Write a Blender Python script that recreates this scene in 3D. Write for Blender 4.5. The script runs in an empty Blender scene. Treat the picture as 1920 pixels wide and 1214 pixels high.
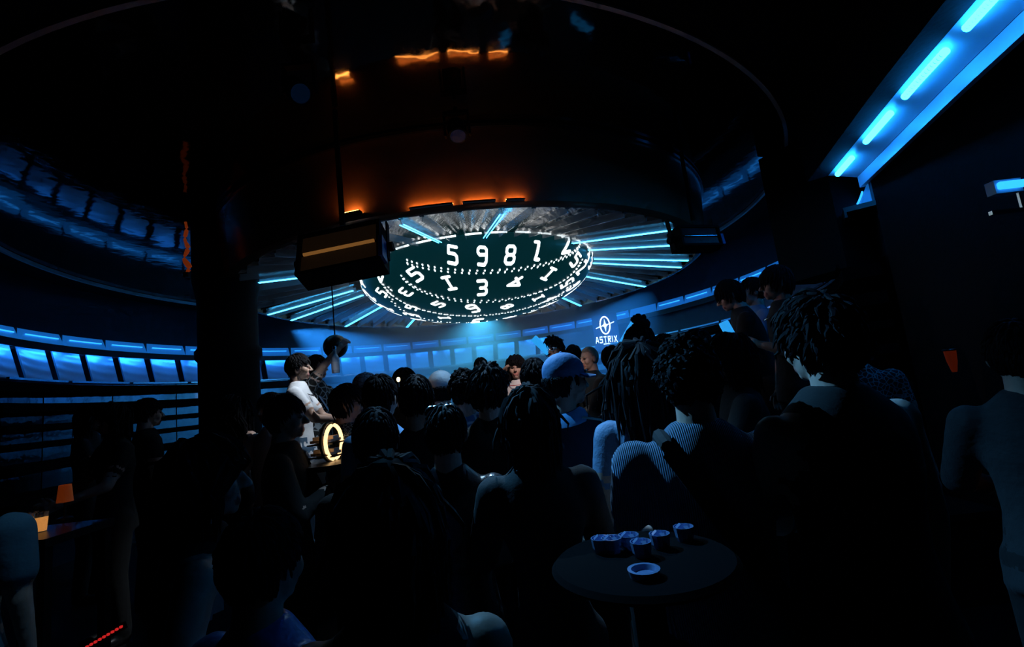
import bpy, bmesh, math, random
import numpy as np
from mathutils import Vector, Matrix, kdtree

# ------------------------------------------------------------------ camera, world, exposure
W, H, F = 1920, 1214, 900.0
PITCH, ROLL, CZ = math.radians(8), math.radians(6.5), 1.62
sc = bpy.context.scene
C = sc.collection
cam = bpy.data.objects.new('camera', bpy.data.cameras.new('camera'))
C.objects.link(cam)
cam.data.sensor_width = 36.0
cam.data.lens = 36.0 * F / W
cam.data.clip_start = 0.05
cam.location = (0, 0, CZ)
cam.rotation_euler = (Matrix.Rotation(math.pi / 2 + PITCH, 3, 'X') @ Matrix.Rotation(-ROLL, 3, 'Z')).to_euler()
sc.camera = cam
w = bpy.data.worlds.new('night'); sc.world = w; w.use_nodes = True
w.node_tree.nodes['Background'].inputs[0].default_value = (0.001, 0.002, 0.004, 1)
w.node_tree.nodes['Background'].inputs[1].default_value = 0.3
vs = sc.view_settings
vs.view_transform = 'Standard'; vs.look = 'None'; vs.gamma = 1.0; vs.exposure = 0.0; vs.use_curve_mapping = False
sc.cycles.max_bounces = 4
sc.cycles.volume_bounces = 0
sc.cycles.transparent_max_bounces = 8
sc.cycles.sample_clamp_indirect = 4.0
sc.cycles.volume_step_rate = 4.0
sc.cycles.use_adaptive_sampling = True; sc.cycles.adaptive_threshold = 0.04; sc.cycles.adaptive_min_samples = 12
random.seed(7)

# levels of light, from the club's lamps and from added ones
LED_E, TUBE_E, COVE_E, RCOVE_E, SPOT_W = 2.5, 8.0, 2.2, 24.0, 2300.0
HAZE = 0.24

def ray(px, py):
    u = (px - W / 2) / F; v = -(py - H / 2) / F
    c, s = math.cos(ROLL), math.sin(ROLL)
    x = u * c + v * s; y = -u * s + v * c
    cp, sp = math.cos(PITCH), math.sin(PITCH)
    return Vector((x, cp - sp * y, sp + cp * y))
def at(px, py, depth):                       # the point seen at a pixel, at this distance down the room
    r = ray(px, py); return r * (depth / r.y) + Vector((0, 0, CZ))
def at_z(px, py, z):
    r = ray(px, py); return r * ((z - CZ) / r.z) + Vector((0, 0, CZ))
def at_cyl(px, py, c, R):
    r = ray(px, py); a = r.x ** 2 + r.y ** 2; b = -(r.x * c[0] + r.y * c[1]); k = c[0] ** 2 + c[1] ** 2 - R * R
    t = (-b + math.sqrt(max(b * b - a * k, 0))) / a
    return r * t + Vector((0, 0, CZ))

# ------------------------------------------------------------------ materials
MATS = {}
def mat(name, base=(.1, .1, .1), rough=.6, metal=0, emit=None, power=1, bump=None, coat=0, trans=0, var=0, ior=1.45, spec=.5, wave=None, voro=None, alpha=1):
    if name in MATS: return MATS[name]
    m = bpy.data.materials.new(name); m.use_nodes = True
    nt = m.node_tree; b = nt.nodes['Principled BSDF']; I = b.inputs
    I['Base Color'].default_value = (*base, 1); I['Roughness'].default_value = rough; I['Metallic'].default_value = metal
    I['Coat Weight'].default_value = coat; I['Coat Roughness'].default_value = .08
    I['Transmission Weight'].default_value = trans; I['IOR'].default_value = ior; I['Specular IOR Level'].default_value = spec
    I['Alpha'].default_value = alpha
    if emit:
        I['Emission Color'].default_value = (*emit, 1); I['Emission Strength'].default_value = power
    tc = nt.nodes.new('ShaderNodeTexCoord')
    if var or bump:
        n = nt.nodes.new('ShaderNodeTexNoise'); nt.links.new(tc.outputs['Object'], n.inputs['Vector'])
        n.inputs['Scale'].default_value = bump[0] if bump else 12; n.inputs['Detail'].default_value = 4
    if var:
        mx = nt.nodes.new('ShaderNodeMix'); mx.data_type = 'RGBA'
        mx.inputs[6].default_value = (*[c * (1 - var) for c in base], 1); mx.inputs[7].default_value = (*[min(1, c * (1 + var)) for c in base], 1)
        nt.links.new(n.outputs['Fac'], mx.inputs[0]); nt.links.new(mx.outputs[2], I['Base Color'])
    src = n.outputs['Fac'] if bump else None
    if wave:                                   # ribbed cloth or ridged metal
        wv = nt.nodes.new('ShaderNodeTexWave'); wv.bands_direction = wave[2] if len(wave) > 2 else 'X'
        nt.links.new(tc.outputs['Object'], wv.inputs['Vector']); wv.inputs['Scale'].default_value = wave[0]; wv.inputs['Distortion'].default_value = .6
        src = wv.outputs['Fac']; bump = wave
    if voro:                                   # printed cloth
        vo = nt.nodes.new('ShaderNodeTexVoronoi'); nt.links.new(tc.outputs['Object'], vo.inputs['Vector']); vo.inputs['Scale'].default_value = voro[0]
        vo.feature = 'DISTANCE_TO_EDGE'
        rp = nt.nodes.new('ShaderNodeValToRGB'); rp.color_ramp.elements[0].position = .03; rp.color_ramp.elements[1].position = .1
        rp.color_ramp.elements[0].color = (*voro[1], 1); rp.color_ramp.elements[1].color = (*base, 1)
        nt.links.new(vo.outputs['Distance'], rp.inputs[0]); nt.links.new(rp.outputs[0], I['Base Color'])
    if src is not None:
        bp = nt.nodes.new('ShaderNodeBump'); bp.inputs['Strength'].default_value = bump[1]; bp.inputs['Distance'].default_value = .02
        nt.links.new(src, bp.inputs['Height']); nt.links.new(bp.outputs[0], I['Normal'])
    MATS[name] = m
    return m

black = mat('matte black', (.005, .006, .007), .8, bump=(30, .1), spec=.12)
slat_black = mat('black slat', (.002, .002, .002), .9, spec=.05)
satin_black = mat('satin black', (.004, .0045, .005), .35)
gloss_ceiling = mat('glossy black ceiling', (.004, .004, .005), .06, spec=.6, bump=(1.1, .55))
drum_mat = mat('dark lacquered metal', (.30, .16, .10), .25, metal=.4, bump=(2.4, .5))
foil = mat('crinkled foil', (.55, .48, .46), .24, metal=.9, bump=(7, .8))
acrylic = mat('clear acrylic', (.5, .55, .6), .15, alpha=.45, spec=.8)
chrome = mat('chrome', (.5, .55, .6), .14, metal=1)
mirror = mat('smoked mirror', (.17, .19, .22), .06, metal=1, bump=(2.0, .25))
panel_blue = mat('ribbed satin panel', (.5, .56, .66), .28, metal=.15, wave=(9, .25, 'X'))
cove_white = mat('cove enamel', (.55, .62, .75), .3)
cove_glow = mat('blue cove diffuser', (.1, .2, .4), .3, emit=(.012, .22, .85), power=.42)
cove_tube = mat('blue cove tube', (.02, .1, .4), .4, emit=(.02, .30, 1.0), power=COVE_E)
added_tube = mat('added blue tube', (.02, .1, .4), .4, emit=(.015, .24, 1.0), power=30.0)  # hidden tube added under the shelf to brighten the wall panels
big_tube = mat('ribbed blue tube', (.02, .1, .4), .4, emit=(.012, .30, .95), power=RCOVE_E)
cyan_line = mat('cyan tube edge', (.1, .5, .7), .4, emit=(.055, .48, 1.0), power=TUBE_E)
led_white = mat('white led', (.5, .5, .5), .5, emit=(.86, .97, 1.0), power=LED_E)
led_body = mat('led screen black', (.006, .012, .013), .4, emit=(.03, .6, .75), power=.03)
amber = mat('amber tube', (.4, .2, .05), .4, emit=(1.0, .42, .1), power=.16)
added_amber = mat('added amber emitter', (.4, .2, .05), .4, emit=(1.0, .30, .05), power=42.0)  # emitter added to put an orange glow on the drum
plate_glow = mat('strobe plate with amber glow', (.05, .035, .02), .6, emit=(1.0, .5, .2), power=.004, wave=(60, .6, 'Z'))  # own faint emission stands in for amber light falling on the plates
warm_ring = mat('warm led ring', (.8, .6, .4), .4, emit=(1.0, .60, .26), power=2.2)
sign_white = mat('sign white', (.8, .8, .9), .5, emit=(.80, .88, 1.0), power=1.5)
glow_blue = mat('glow stick plastic', (.05, .3, .6), .4, emit=(.02, .30, .75), power=1.1)
red_glass = mat('red lamp glass', (.5, .06, .02), .2, emit=(1.0, .10, .02), power=.03)
orange_glass = mat('amber drink', (.8, .35, .08), .15, emit=(1.0, .42, .1), power=.5)  # glow of the lit drink put in as emission
glass = mat('clear glass', (.8, .88, 1), .05, trans=.9)
floor_mat = mat('dark floor', (.012, .012, .014), .3, bump=(8, .1))
skin = mat('skin', (.50, .33, .26), .55, var=.12, bump=(60, .05))
skin_tan = mat('tan skin', (.36, .22, .16), .55, var=.12, bump=(60, .05))
lip = mat('lips', (.38, .15, .13), .5)
eye = mat('eyes', (.03, .025, .025), .2)
hair_black = mat('black hair', (.006, .006, .008), .75, spec=.12)
hair_brown = mat('brown hair', (.03, .012, .006), .6, spec=.3)
hair_blond = mat('cropped blond hair', (.30, .26, .19), .7, bump=(200, .4))
shoe = mat('shoe leather', (.01, .01, .012), .4)
cloth = {
 'black': mat('black cotton', (.008, .009, .010), .9, bump=(18, .25)),
 'navy': mat('navy denim', (.012, .022, .045), .85, bump=(18, .3)),
 'white': mat('white cotton', (.55, .56, .58), .85, bump=(14, .35)),
 'knit': mat('light blue ribbed knit', (.18, .30, .45), .9, wave=(55, .8, 'X')),
 'sweater': mat('pale blue sweater', (.14, .22, .34), .9, bump=(40, .3)),
 'jeans': mat('blue jeans', (.04, .085, .14), .85, bump=(20, .3)),
 'teal': mat('grey teal cotton', (.06, .13, .17), .9, bump=(9, .5)),
 'satin': mat('royal blue satin', (.06, .2, .55), .35, bump=(7, .9)),
 'grey': mat('charcoal wool', (.025, .028, .032), .9, bump=(25, .3)),
 'collar': mat('blue poplin', (.12, .33, .6), .8, bump=(12, .3)),
 'print': mat('black shirt with pale swirls', (.008, .009, .01), .9, voro=(16, (.30, .34, .36))),
 'floral': mat('grey patterned shirt', (.02, .03, .04), .9, voro=(38, (.35, .42, .45))),
 'shark': mat('blue shirt with white print', (.05, .18, .38), .85, voro=(14, (.5, .6, .7))),
 'gloss': mat('glossy black jacket', (.006, .009, .014), .28, bump=(9, .6)),
 'green': mat('black jacket', (.004, .010, .012), .55, bump=(9, .5)),
}

# ------------------------------------------------------------------ mesh helpers
class MB:
    def __init__(s): s.v = []; s.f = []; s.m = []
    def add(s, vs, fs, mi=0):
        o = len(s.v); s.v += [tuple(p) for p in vs]; s.f += [tuple(i + o for i in f) for f in fs]; s.m += [mi] * len(fs)
    def box(s, c, size, rot=None, mi=0):
        hx, hy, hz = [q / 2 for q in size]
        P = [Vector((x, y, z)) for z in (-hz, hz) for y in (-hy, hy) for x in (-hx, hx)]
        if rot is not None: P = [rot @ p for p in P]
        c = Vector(c); s.add([p + c for p in P], [(0, 2, 3, 1), (4, 5, 7, 6), (0, 1, 5, 4), (2, 6, 7, 3), (0, 4, 6, 2), (1, 3, 7, 5)], mi)
    def tube(s, pts, rads, n=10, mi=0, cap=True):
        pts = [Vector(p) for p in pts]; rings = []
        if not hasattr(rads, '__len__'): rads = [rads] * len(pts)
        V = []; N = len(pts); ref = None
        for i, p in enumerate(pts):
            d = (pts[min(i + 1, N - 1)] - pts[max(i - 1, 0)]).normalized()
            if ref is None: ref = Vector((0, 0, 1)) if abs(d.z) < .9 else Vector((1, 0, 0))
            a = d.cross(ref).normalized(); b = d.cross(a)
            ref = -b if False else ref
            for k in range(n):
                t = 2 * math.pi * k / n; V.append(p + (a * math.cos(t) + b * math.sin(t)) * rads[i])
        Fs = [(i * n + k, i * n + (k + 1) % n, (i + 1) * n + (k + 1) % n, (i + 1) * n + k) for i in range(N - 1) for k in range(n)]
        if cap: Fs += [tuple(range(n - 1, -1, -1)), tuple((N - 1) * n + k for k in range(n))]
        s.add(V, Fs, mi)
    def capsule(s, a, b, ra, rb, n=12, mi=0, flat=None):
        a = Vector(a); b = Vector(b); d = (b - a); L = d.length; d = d / L if L > 1e-6 else Vector((0, 0, 1))
        pts = []; rr = []
        for t in (-.98, -.7, -.35): pts.append(a + d * ra * t); rr.append(ra * math.sqrt(1 - t * t))
        for t in (0, .25, .5, .75, 1): pts.append(a.lerp(b, t)); rr.append(ra + (rb - ra) * t)
        for t in (.35, .7, .98): pts.append(b + d * rb * t); rr.append(rb * math.sqrt(1 - t * t))
        s.tube(pts, rr, n, mi)
    def ell(s, c, r, mi=0, n=16, m=10, rot=None):
        V = []; c = Vector(c)
        for i in range(1, m):
            la = math.pi * i / m
            for k in range(n):
                t = 2 * math.pi * k / n; p = Vector((r[0] * math.sin(la) * math.cos(t), r[1] * math.sin(la) * math.sin(t), r[2] * math.cos(la)))
                V.append(c + (rot @ p if rot else p))
        for z in (r[2], -r[2]):
            p = Vector((0, 0, z)); V.append(c + (rot @ p if rot else p))
        T = len(V) - 2; Fs = [(i * n + k, (i + 1) * n + k, (i + 1) * n + (k + 1) % n, i * n + (k + 1) % n) for i in range(m - 2) for k in range(n)]
        Fs += [(T, k, (k + 1) % n) for k in range(n)] + [(T + 1, (m - 2) * n + (k + 1) % n, (m - 2) * n + k) for k in range(n)]
        s.add(V, Fs, mi)
    def lathe(s, c, prof, n=32, a0=0, a1=2 * math.pi, mi=0, closed_prof=False):
        full = abs(a1 - a0 - 2 * math.pi) < 1e-6; K = n if full else n + 1; M = len(prof); V = []
        for k in range(K):
            t = a0 + (a1 - a0) * k / n
            for (r, z) in prof: V.append((c[0] + r * math.cos(t), c[1] + r * math.sin(t), c[2] + z))
        Fs = []
        for k in range(n):
            k2 = (k + 1) % K
            for j in range(M if closed_prof else M - 1):
                j2 = (j + 1) % M; Fs.append((k * M + j, k2 * M + j, k2 * M + j2, k * M + j2))
        if closed_prof and not full: Fs += [tuple(range(M - 1, -1, -1)), tuple((K - 1) * M + j for j in range(M))]
        s.add(V, Fs, mi)
    def mesh(s, name, mats, smooth=True):
        me = bpy.data.meshes.new(name); me.from_pydata(s.v, [], s.f); 
        for m in (mats if isinstance(mats, (list, tuple)) else [mats]): me.materials.append(m)
        if any(s.m): me.polygons.foreach_set('material_index', s.m)
        bm = bmesh.new(); bm.from_mesh(me); bmesh.ops.recalc_face_normals(bm, faces=bm.faces); bm.to_mesh(me); bm.free()
        if smooth:
            me.polygons.foreach_set('use_smooth', [True] * len(me.polygons))
            try: me.set_sharp_from_angle(angle=math.radians(40))
            except Exception: pass
        me.update(); return me
    def obj(s, name, mats, parent=None, smooth=True): return link(name, s.mesh(name, mats, smooth), parent)
def link(name, data, parent=None):
    o = bpy.data.objects.new(name, data); C.objects.link(o); o.parent = parent; return o
def tag(o, label=None, cat=None, group=None, kind=None):
    for k, v in (('label', label), ('category', cat), ('group', group), ('kind', kind)):
        if v: o[k] = v
    return o
def thing(name, label, cat, loc=(0, 0, 0), rz=0, group=None):
    o = link(name, None); o.location = loc; o.rotation_euler = (0, 0, rz); o.empty_display_size = .1
    return tag(o, label, cat, group)
def frame_rot(z, up=(0, 0, 1)):               # rotation whose local -Y axis points along z (front of a fixture)
    y = -Vector(z).normalized(); x = y.cross(Vector(up)).normalized(); u = x.cross(y)
    return Matrix((x, y, u)).transposed()

# ------------------------------------------------------------------ structure
RC, RR = (-1.12, 7.0), 5.3                    # round room
DC, DR, DZ = (-.5, 7.03), 3.2, 3.17           # light drum
BC, BR, BZ = (-1.2, 7.0), 4.82, 3.86          # glossy ceiling disc
A0, A1 = math.radians(-33), math.radians(199)
def arc(mb, c, prof, a0, a1, n, closed=True, mi=0): mb.lathe((c[0], c[1], 0), prof, n, a0, a1, mi, closed)
b = MB(); b.box((-1.2, 5.3, -.05), (13.5, 15, .1)); floor = tag(b.obj('floor', floor_mat), kind='structure')
b = MB(); b.lathe((BC[0], BC[1], BZ), [(.001, .02), (2.9, .02), (BR, .02)], 128); ceiling = tag(b.obj('ceiling', gloss_ceiling), kind='structure')
b = MB(); b.box((-1.2, 5.3, BZ + .12), (13.5, 15, .1)); b.lathe((BC[0], BC[1], BZ), [(BR, .05), (BR, -.012), (12, -.012)], 96)
tag(b.obj('ceiling_soffit', black), kind='structure')
b = MB(); arc(b, BC, [(BR - .02, BZ + .015), (BR - .02, BZ - .03), (BR + .012, BZ - .03), (BR + .012, BZ + .015)], 0, 2 * math.pi, 160)
tag(b.obj('trim_1', mat('satin ring trim', (.8, .75, .72), .4)), kind='structure')
b = MB(); arc(b, RC, [(RR, 0), (RR, BZ), (RR + .1, BZ), (RR + .1, 0)], A0, A1, 120); wall_back = tag(b.obj('wall_back', mat('dark blue lacquer wall', (.010, .016, .03), .3)), kind='structure')
pr = Vector((RC[0] + RR * math.cos(A0), RC[1] + RR * math.sin(A0), 0)); pl = Vector((RC[0] + RR * math.cos(A1), RC[1] + RR * math.sin(A1), 0))
def wall(name, p, q, m=black):
    p = Vector(p); q = Vector(q); d = q - p; b = MB(); b.box(((p.x + q.x) / 2, (p.y + q.y) / 2, BZ / 2), (d.length, .1, BZ), Matrix.Rotation(math.atan2(d.y, d.x), 3, 'Z'))
    return tag(b.obj(name, m), kind='structure')
wall('wall_right', pr + Vector((.05, 0, 0)), (2.75, -1.6, 0)); wall('wall_left', pl - Vector((.05, 0, 0)), (-5.6, -1.6, 0)); wall('wall_front', (-5.6, -1.65, 0), (2.75, -1.65, 0))

# drum hanging below the ceiling disc
b = MB(); arc(b, DC, [(DR, DZ), (DR + .04, DZ + .02), (DR + .10, BZ + .01), (DR + .02, BZ + .01), (DR - .06, DZ + .05), (DR - .05, DZ)], 0, 2 * math.pi, 128)
tag(b.obj('trim_2', drum_mat), kind='structure')
b = MB(); arc(b, DC, [(DR + .08, BZ - .03), (DR + .125, BZ - .03), (DR + .125, BZ), (DR + .08, BZ)], 0, 2 * math.pi, 128)
tag(b.obj('trim_3', chrome), kind='structure')

# wall cladding: panels, pilasters, slats and mirror under the blue cove
def seg_range(n, gap):
    st = (A1 - A0) / n
    return [(A0 + i * st + st * gap / 2, A0 + (i + 1) * st - st * gap / 2) for i in range(n)]
proto = {}
def part_arc(name, prof, a0, a1, m, parent, n=5):     # one mesh, turned round the room centre for each copy
    key = (name, round(a1 - a0, 5), prof[0])
    if key not in proto:
        b = MB(); b.lathe((0, 0, 0), prof, n, 0, a1 - a0, 0, True); proto[key] = b.mesh(name, m, True)
    o = link(name, proto[key], parent); o.location = (RC[0], RC[1], 0); o.rotation_euler = (0, 0, a0); return o
for a0, a1 in seg_range(38, .22):
    if a0 < math.radians(60): continue
    part_arc('panel', [(RR - .10, 2.88), (RR - .22, 2.45), (RR - .20, 2.44), (RR - .08, 2.88)], a0, a1, panel_blue, wall_back)
for a0, a1 in seg_range(19, .06):
    part_arc('rail', [(RR - .385, 2.405), (RR - .355, 2.405), (RR - .355, 2.43), (RR - .385, 2.43)], a0, a1, chrome, wall_back, 10)
    part_arc('mirror_panel', [(RR - .06, .5), (RR - .02, .5), (RR - .02, 2.42), (RR - .06, 2.42)], a0 - .0045, a1 + .0045, mirror, wall_back, 10)
    for z0, z1, off in ((2.27, 2.38, .30), (2.02, 2.13, .34), (1.80, 1.87, .38), (1.58, 1.66, .42), (1.3, 1.4, .46), (.5, 1.0, .5)):
        part_arc('slat', [(RR - off - .05, z0), (RR - .06, z0), (RR - .06, z1), (RR - off - .05, z1)], a0, a1 + .02, slat_black, wall_back, 10)
part_arc('shelf', [(RR - .24, 2.835), (RR - .22, 2.835), (RR - .22, 2.885), (RR, 2.885), (RR, 2.93), (RR - .24, 2.93)], A0, A1, satin_black, wall_back, 100)

# blue cove round the room
cove = thing('cove_light', 'segmented blue neon cove running round the curved back wall', 'light', (RC[0], RC[1], 0))
def cpart(name, prof, a0, a1, m, n=6):
    o = part_arc(name, prof, a0, a1, m, cove, n); o.location = (0, 0, 0); return o
for i, (a0, a1) in enumerate(seg_range(30, .08)):
    ch = cpart('channel', [(RR - .02, 2.93), (RR - .10, 2.94), (RR - .06, 3.04), (RR - .02, 3.13)], a0, a1, cove_white if i in (9, 23) else cove_glow)
    if i in (9, 23): continue
    ct = cpart('tube', [(RR - .075, 3.048), (RR - .062, 3.048), (RR - .062, 3.062), (RR - .075, 3.062)], a0 + .012, a1 - .012, cove_tube)
    if a0 > math.radians(58): cpart('added_tube', [(RR - .212, 2.86), (RR - .19, 2.86), (RR - .19, 2.884), (RR - .212, 2.884)], a0 + .012, a1 - .012, added_tube)

# big cove on the near right wall
rc = thing('cove_light', 'big bright blue ceiling cove over the near right wall', 'light')
low = [at_z(px, py, 3.08) for px, py in ((1612, 352), (1700, 268), (1800, 172), (1920, 62))]
low.append(low[-1] + (low[-1] - low[-2]) * 1.6)
def interp(path, t):
    L = [0]
    for i in range(1, len(path)): L.append(L[-1] + (path[i] - path[i - 1]).length)
    s = t * L[-1]
    for i in range(1, len(path)):
        if s <= L[i] + 1e-9:
            q = (s - L[i - 1]) / (L[i] - L[i - 1]); return path[i - 1].lerp(path[i], q), (path[i] - path[i - 1]).normalized()
    return path[-1], (path[-1] - path[-2]).normalized()
def sweep(mb, prof, t0, t1, n=14):
    V = []; M = len(prof)
    for k in range(n + 1):
        p, d = interp(low, t0 + (t1 - t0) * k / n); side = Vector((d.y, -d.x, 0)); side = side if side.x < 0 else -side
        V += [Vector((p.x, p.y, 3.08)) + side * o + Vector((0, 0, z)) for o, z in prof]
    Fs = [(k * M + j, (k + 1) * M + j, (k + 1) * M + (j + 1) % M, k * M + (j + 1) % M) for k in range(n) for j in range(M)]
    Fs += [tuple(range(M)), tuple(n * M + j for j in range(M))]
    mb.add(V, Fs)
b = MB(); sweep(b, [(0, 0), (.0, .10), (-.04, .10), (-.04, 0)], 0, 1); b.obj('fascia', cove_white, rc)
b = MB(); sweep(b, [(.005, .10), (.22, .17), (.22, .19), (-.04, .12)], 0, 1); b.obj('soffit_panel', mat('cove soffit', (.6, .68, .8), .3), rc)
b = MB(); sweep(b, [(.22, .17), (.40, .15), (.40, .75), (.22, .75)], 0, 1); b.obj('inner_lip', black, rc)
for t0, t1 in ((.04, .16), (.26, .41), (.48, .64), (.70, .82), (.88, .97)):
    b = MB(); pts = []
    for k in range(61):
        p, d = interp(low, t0 + (t1 - t0) * k / 60); side = Vector((d.y, -d.x, 0)); side = side if side.x < 0 else -side
        pts.append(Vector((p.x, p.y, 3.08)) + side * .185 + Vector((0, 0, .128)))
    for k in range(0, 60, 4): b.tube([pts[k], pts[k + 2]], [.024, .024], 10, 0)
    b.tube(pts[1:57], [.015] * 56, 8, 1); b.obj('ribbed_tube', [big_tube, satin_black], rc)
# small one further right
rs = thing('light_panel', 'small blue light panel high at the far right edge', 'light', at(1882, 352, 2.4))
b = MB(); b.box((0, 0, 0), (.14, .05, .07)); b.obj('housing', cove_white, rs)
b = MB(); b.tube([(-.06, -.04, 0), (.06, -.04, 0)], [.02, .02], 10); b.obj('tube', cove_tube, rs)
b = MB(); b.box((0.08, .03, -.12), (.3, .02, .02)); b.box((.1, .03, -.06), (.012, .012, .12)); b.obj('bracket', chrome, rs)

# dropped bulkhead and pillar
p0 = at(1480, 510, 5.0); p1 = at(1610, 495, 4.35)
d = Vector((p1.x - p0.x, p1.y - p0.y, 0)); mid = (p0 + p1) / 2
b = MB(); b.box((mid.x + .2, mid.y + .2, (min(p0.z, p1.z) + BZ) / 2), (d.length, .5, BZ - min(p0.z, p1.z)), Matrix.Rotation(math.atan2(d.y, d.x), 3, 'Z'))
tag(b.obj('ceiling_bulkhead', black), kind='structure')
pc = at(434, 800, 5.3)
b = MB(); b.lathe((pc.x, pc.y, 0), [(.33, 0), (.33, .12), (.30, .15), (.30, 2.3), (.33, 2.34), (.33, 2.42), (.30, 2.46), (.30, 3.0), (.34, 3.2), (.34, BZ)], 32)
pillar = tag(b.obj('wall_pillar', black), kind='structure')

# ------------------------------------------------------------------ foil canopy and radial tubes
LC, LA, LH, LZ = (-.42, 7.0), 1.7, .7, 3.42
can = thing('radial_canopy', 'pleated foil canopy with radial cyan light tubes around the number display', 'ceiling light', (DC[0], DC[1], DZ))
b = MB(); n = 288; V = []; M = 6
for k in range(n):
    t = 2 * math.pi * k / n
    for j in range(M):
        q = j / (M - 1); r = DR - .055 + (1.45 - DR) * q; z = .07 + .30 * q + (.035 if k % 2 else -.035) * (1 - .7 * q)
        V.append((r * math.cos(t), r * math.sin(t), z))
b.add(V, [(k * M + j, ((k + 1) % n) * M + j, ((k + 1) % n) * M + j + 1, k * M + j + 1) for k in range(n) for j in range(M - 1)])
b.obj('foil', foil, can, False)
bl = MB(); bl.box((0, 0, 0), (1.32, .010, .075)); blade_me = bl.mesh('blade', acrylic, False)
le = MB()
le.box((0, .017, -.04), (1.30, .007, .007)); le.box((0, -.017, -.04), (1.30, .007, .007)); edge_me = le.mesh('light_edge', cyan_line, False)
lit_px = ((485, 532), (497, 588), (528, 601), (637, 613), (762, 612), (1258, 428), (1306, 452), (1312, 482), (1290, 497), (1215, 535), (1092, 572), (946, 380), (752, 415))
lit = []
for px, py in lit_px:
    p = at_z(px, py, DZ); lit.append(math.atan2(p.y - DC[1], p.x - DC[0]))
angs = [(a, True) for a in lit]
for k in range(60):
    a = -math.pi + 2 * math.pi * (k + .5) / 60
    if all(abs((a - q + math.pi) % (2 * math.pi) - math.pi) > .05 for q in lit): angs.append((a, False))
cl = MB(); cl.box((.02, 0, .01), (.05, .04, .06)); cl.tube([(.02, -.03, .03), (.02, .03, .03)], [.015, .015], 8); clamp_me = cl.mesh('clamp', satin_black)
for a, on in angs:
    o = link('blade', blade_me, can)
    r0, r1 = 1.80, 3.10; rm = (r0 + r1) / 2; q = (DR - .055 - rm) / (DR - .055 - 1.45)
    o.location = (rm * math.cos(a), rm * math.sin(a), .07 + .30 * q - .07); o.rotation_euler = Matrix.Rotation(a, 4, 'Z').to_3x3().to_4x4().to_euler()
    slope = math.atan2(.30, (DR - .055 - 1.45)); o.rotation_euler = (Matrix.Rotation(a, 3, 'Z') @ Matrix.Rotation(slope, 3, 'Y')).to_euler()
    if on:
        link('light_edge', edge_me, o)
    c = link('clamp', clamp_me, can); c.location = (3.1 * math.cos(a), 3.1 * math.sin(a), .03); c.rotation_euler = (0, 0, a)

# ------------------------------------------------------------------ number display
led = thing('number_display', 'giant hanging lens-shaped black screen covered with glowing white digits', 'display', (LC[0], LC[1], LZ))
b = MB(); prof = []
for i in range(33):
    la = math.pi / 2 * i / 32; prof.append((max(LA * math.cos(la), .002), -LH * math.sin(la)))
b.lathe((0, 0, 0), [(.002, .12), (LA - .25, .12), (LA, .02)] + prof, 128); b.obj('screen', led_body, led)
b = MB(); b.tube([(0, 0, .1), (0, 0, BZ - LZ)], [.12, .12], 16); b.obj('hanger', satin_black, led)
GLY = {
 '1': [[(-.7, 1), (.5, 1)], [(-.1, 1), (-.1, -1)], [(-.7, -1), (.5, -1)]],
 'L': [[(-.6, 1), (0, 1), (0, -1), (.6, -1)]],
 '2': [[(-.7, .8), (-.4, 1), (.4, 1), (.7, .7), (.7, .3), (-.7, -1), (.8, -1)]],
 '3': [[(-.7, 1), (.4, 1), (.7, .75), (.7, .3), (.4, 0), (-.3, 0)], [(.4, 0), (.7, -.3), (.7, -.75), (.4, -1), (-.7, -1)]],
 '4': [[(.4, -1), (.4, 1), (-.8, -.3), (.9, -.3)]],
 '5': [[(.7, 1), (-.6, 1), (-.6, .15), (.4, .15), (.7, -.1), (.7, -.75), (.4, -1), (-.7, -1)]],
 '8': [[(-.4, 0), (-.65, .3), (-.65, .75), (-.4, 1), (.4, 1), (.65, .75), (.65, .3), (.4, 0), (-.4, 0), (-.7, -.3), (-.7, -.75), (-.4, -1), (.4, -1), (.7, -.75), (.7, -.3), (.4, 0)]],
 '9': [[(.7, .2), (-.4, .1), (-.7, .35), (-.7, .75), (-.4, 1), (.4, 1), (.7, .75), (.7, -.6), (.4, -1), (-.6, -1)]],
 'A': [[(-.9, -1), (-.1, 1), (.25, 1), (.85, -1)], [(-.55, -.35), (.6, -.35)]],
 'S': [[(.8, 1), (-.7, 1), (-.7, .1), (.7, .1), (.7, -1), (-.8, -1)]],
 'T': [[(-.8, 1), (.8, 1)], [(0, 1), (0, -1)]],
 'R': [[(-.7, -1), (-.7, 1), (.7, 1), (.7, .1), (-.4, .1), (.7, -1)]],
 'I': [[(0, 1), (0, -1)]],
 'X': [[(-.7, 1), (.9, -1.15)], [(.8, 1), (-.8, -1)]],
}
def strokes(mb, polys, fmap, wd, thick):
    """fmap(u, v) -> point, normal; ribbons of width wd along the polylines, with round joints"""
    def put(pts2):
        A = [fmap(*p) for p in pts2]; n = len(A)
        V = [p + nn * thick for p, nn in A] + [p - nn * thick * .5 for p, nn in A]
        mb.add(V, [tuple(range(n)), tuple(range(2 * n - 1, n - 1, -1))] + [(k, n + k, n + (k + 1) % n, (k + 1) % n) for k in range(n)])
    for pl in polys:
        for i in range(len(pl) - 1):
            a = Vector(pl[i]); c = Vector(pl[i + 1]); d = (c - a); L = d.length
            if L < 1e-6: continue
            d /= L; nrm = Vector((-d.y, d.x)) * wd / 2; m = max(1, int(L / .5))
            for j in range(m):
                p = a + d * L * j / m; q = a + d * L * (j + 1) / m
                put([p - nrm, q - nrm, q + nrm, p + nrm])
        for p in pl: put([(p[0] + wd / 2 * math.cos(k * math.pi / 4), p[1] + wd / 2 * math.sin(k * math.pi / 4)) for k in range(8)])
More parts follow.
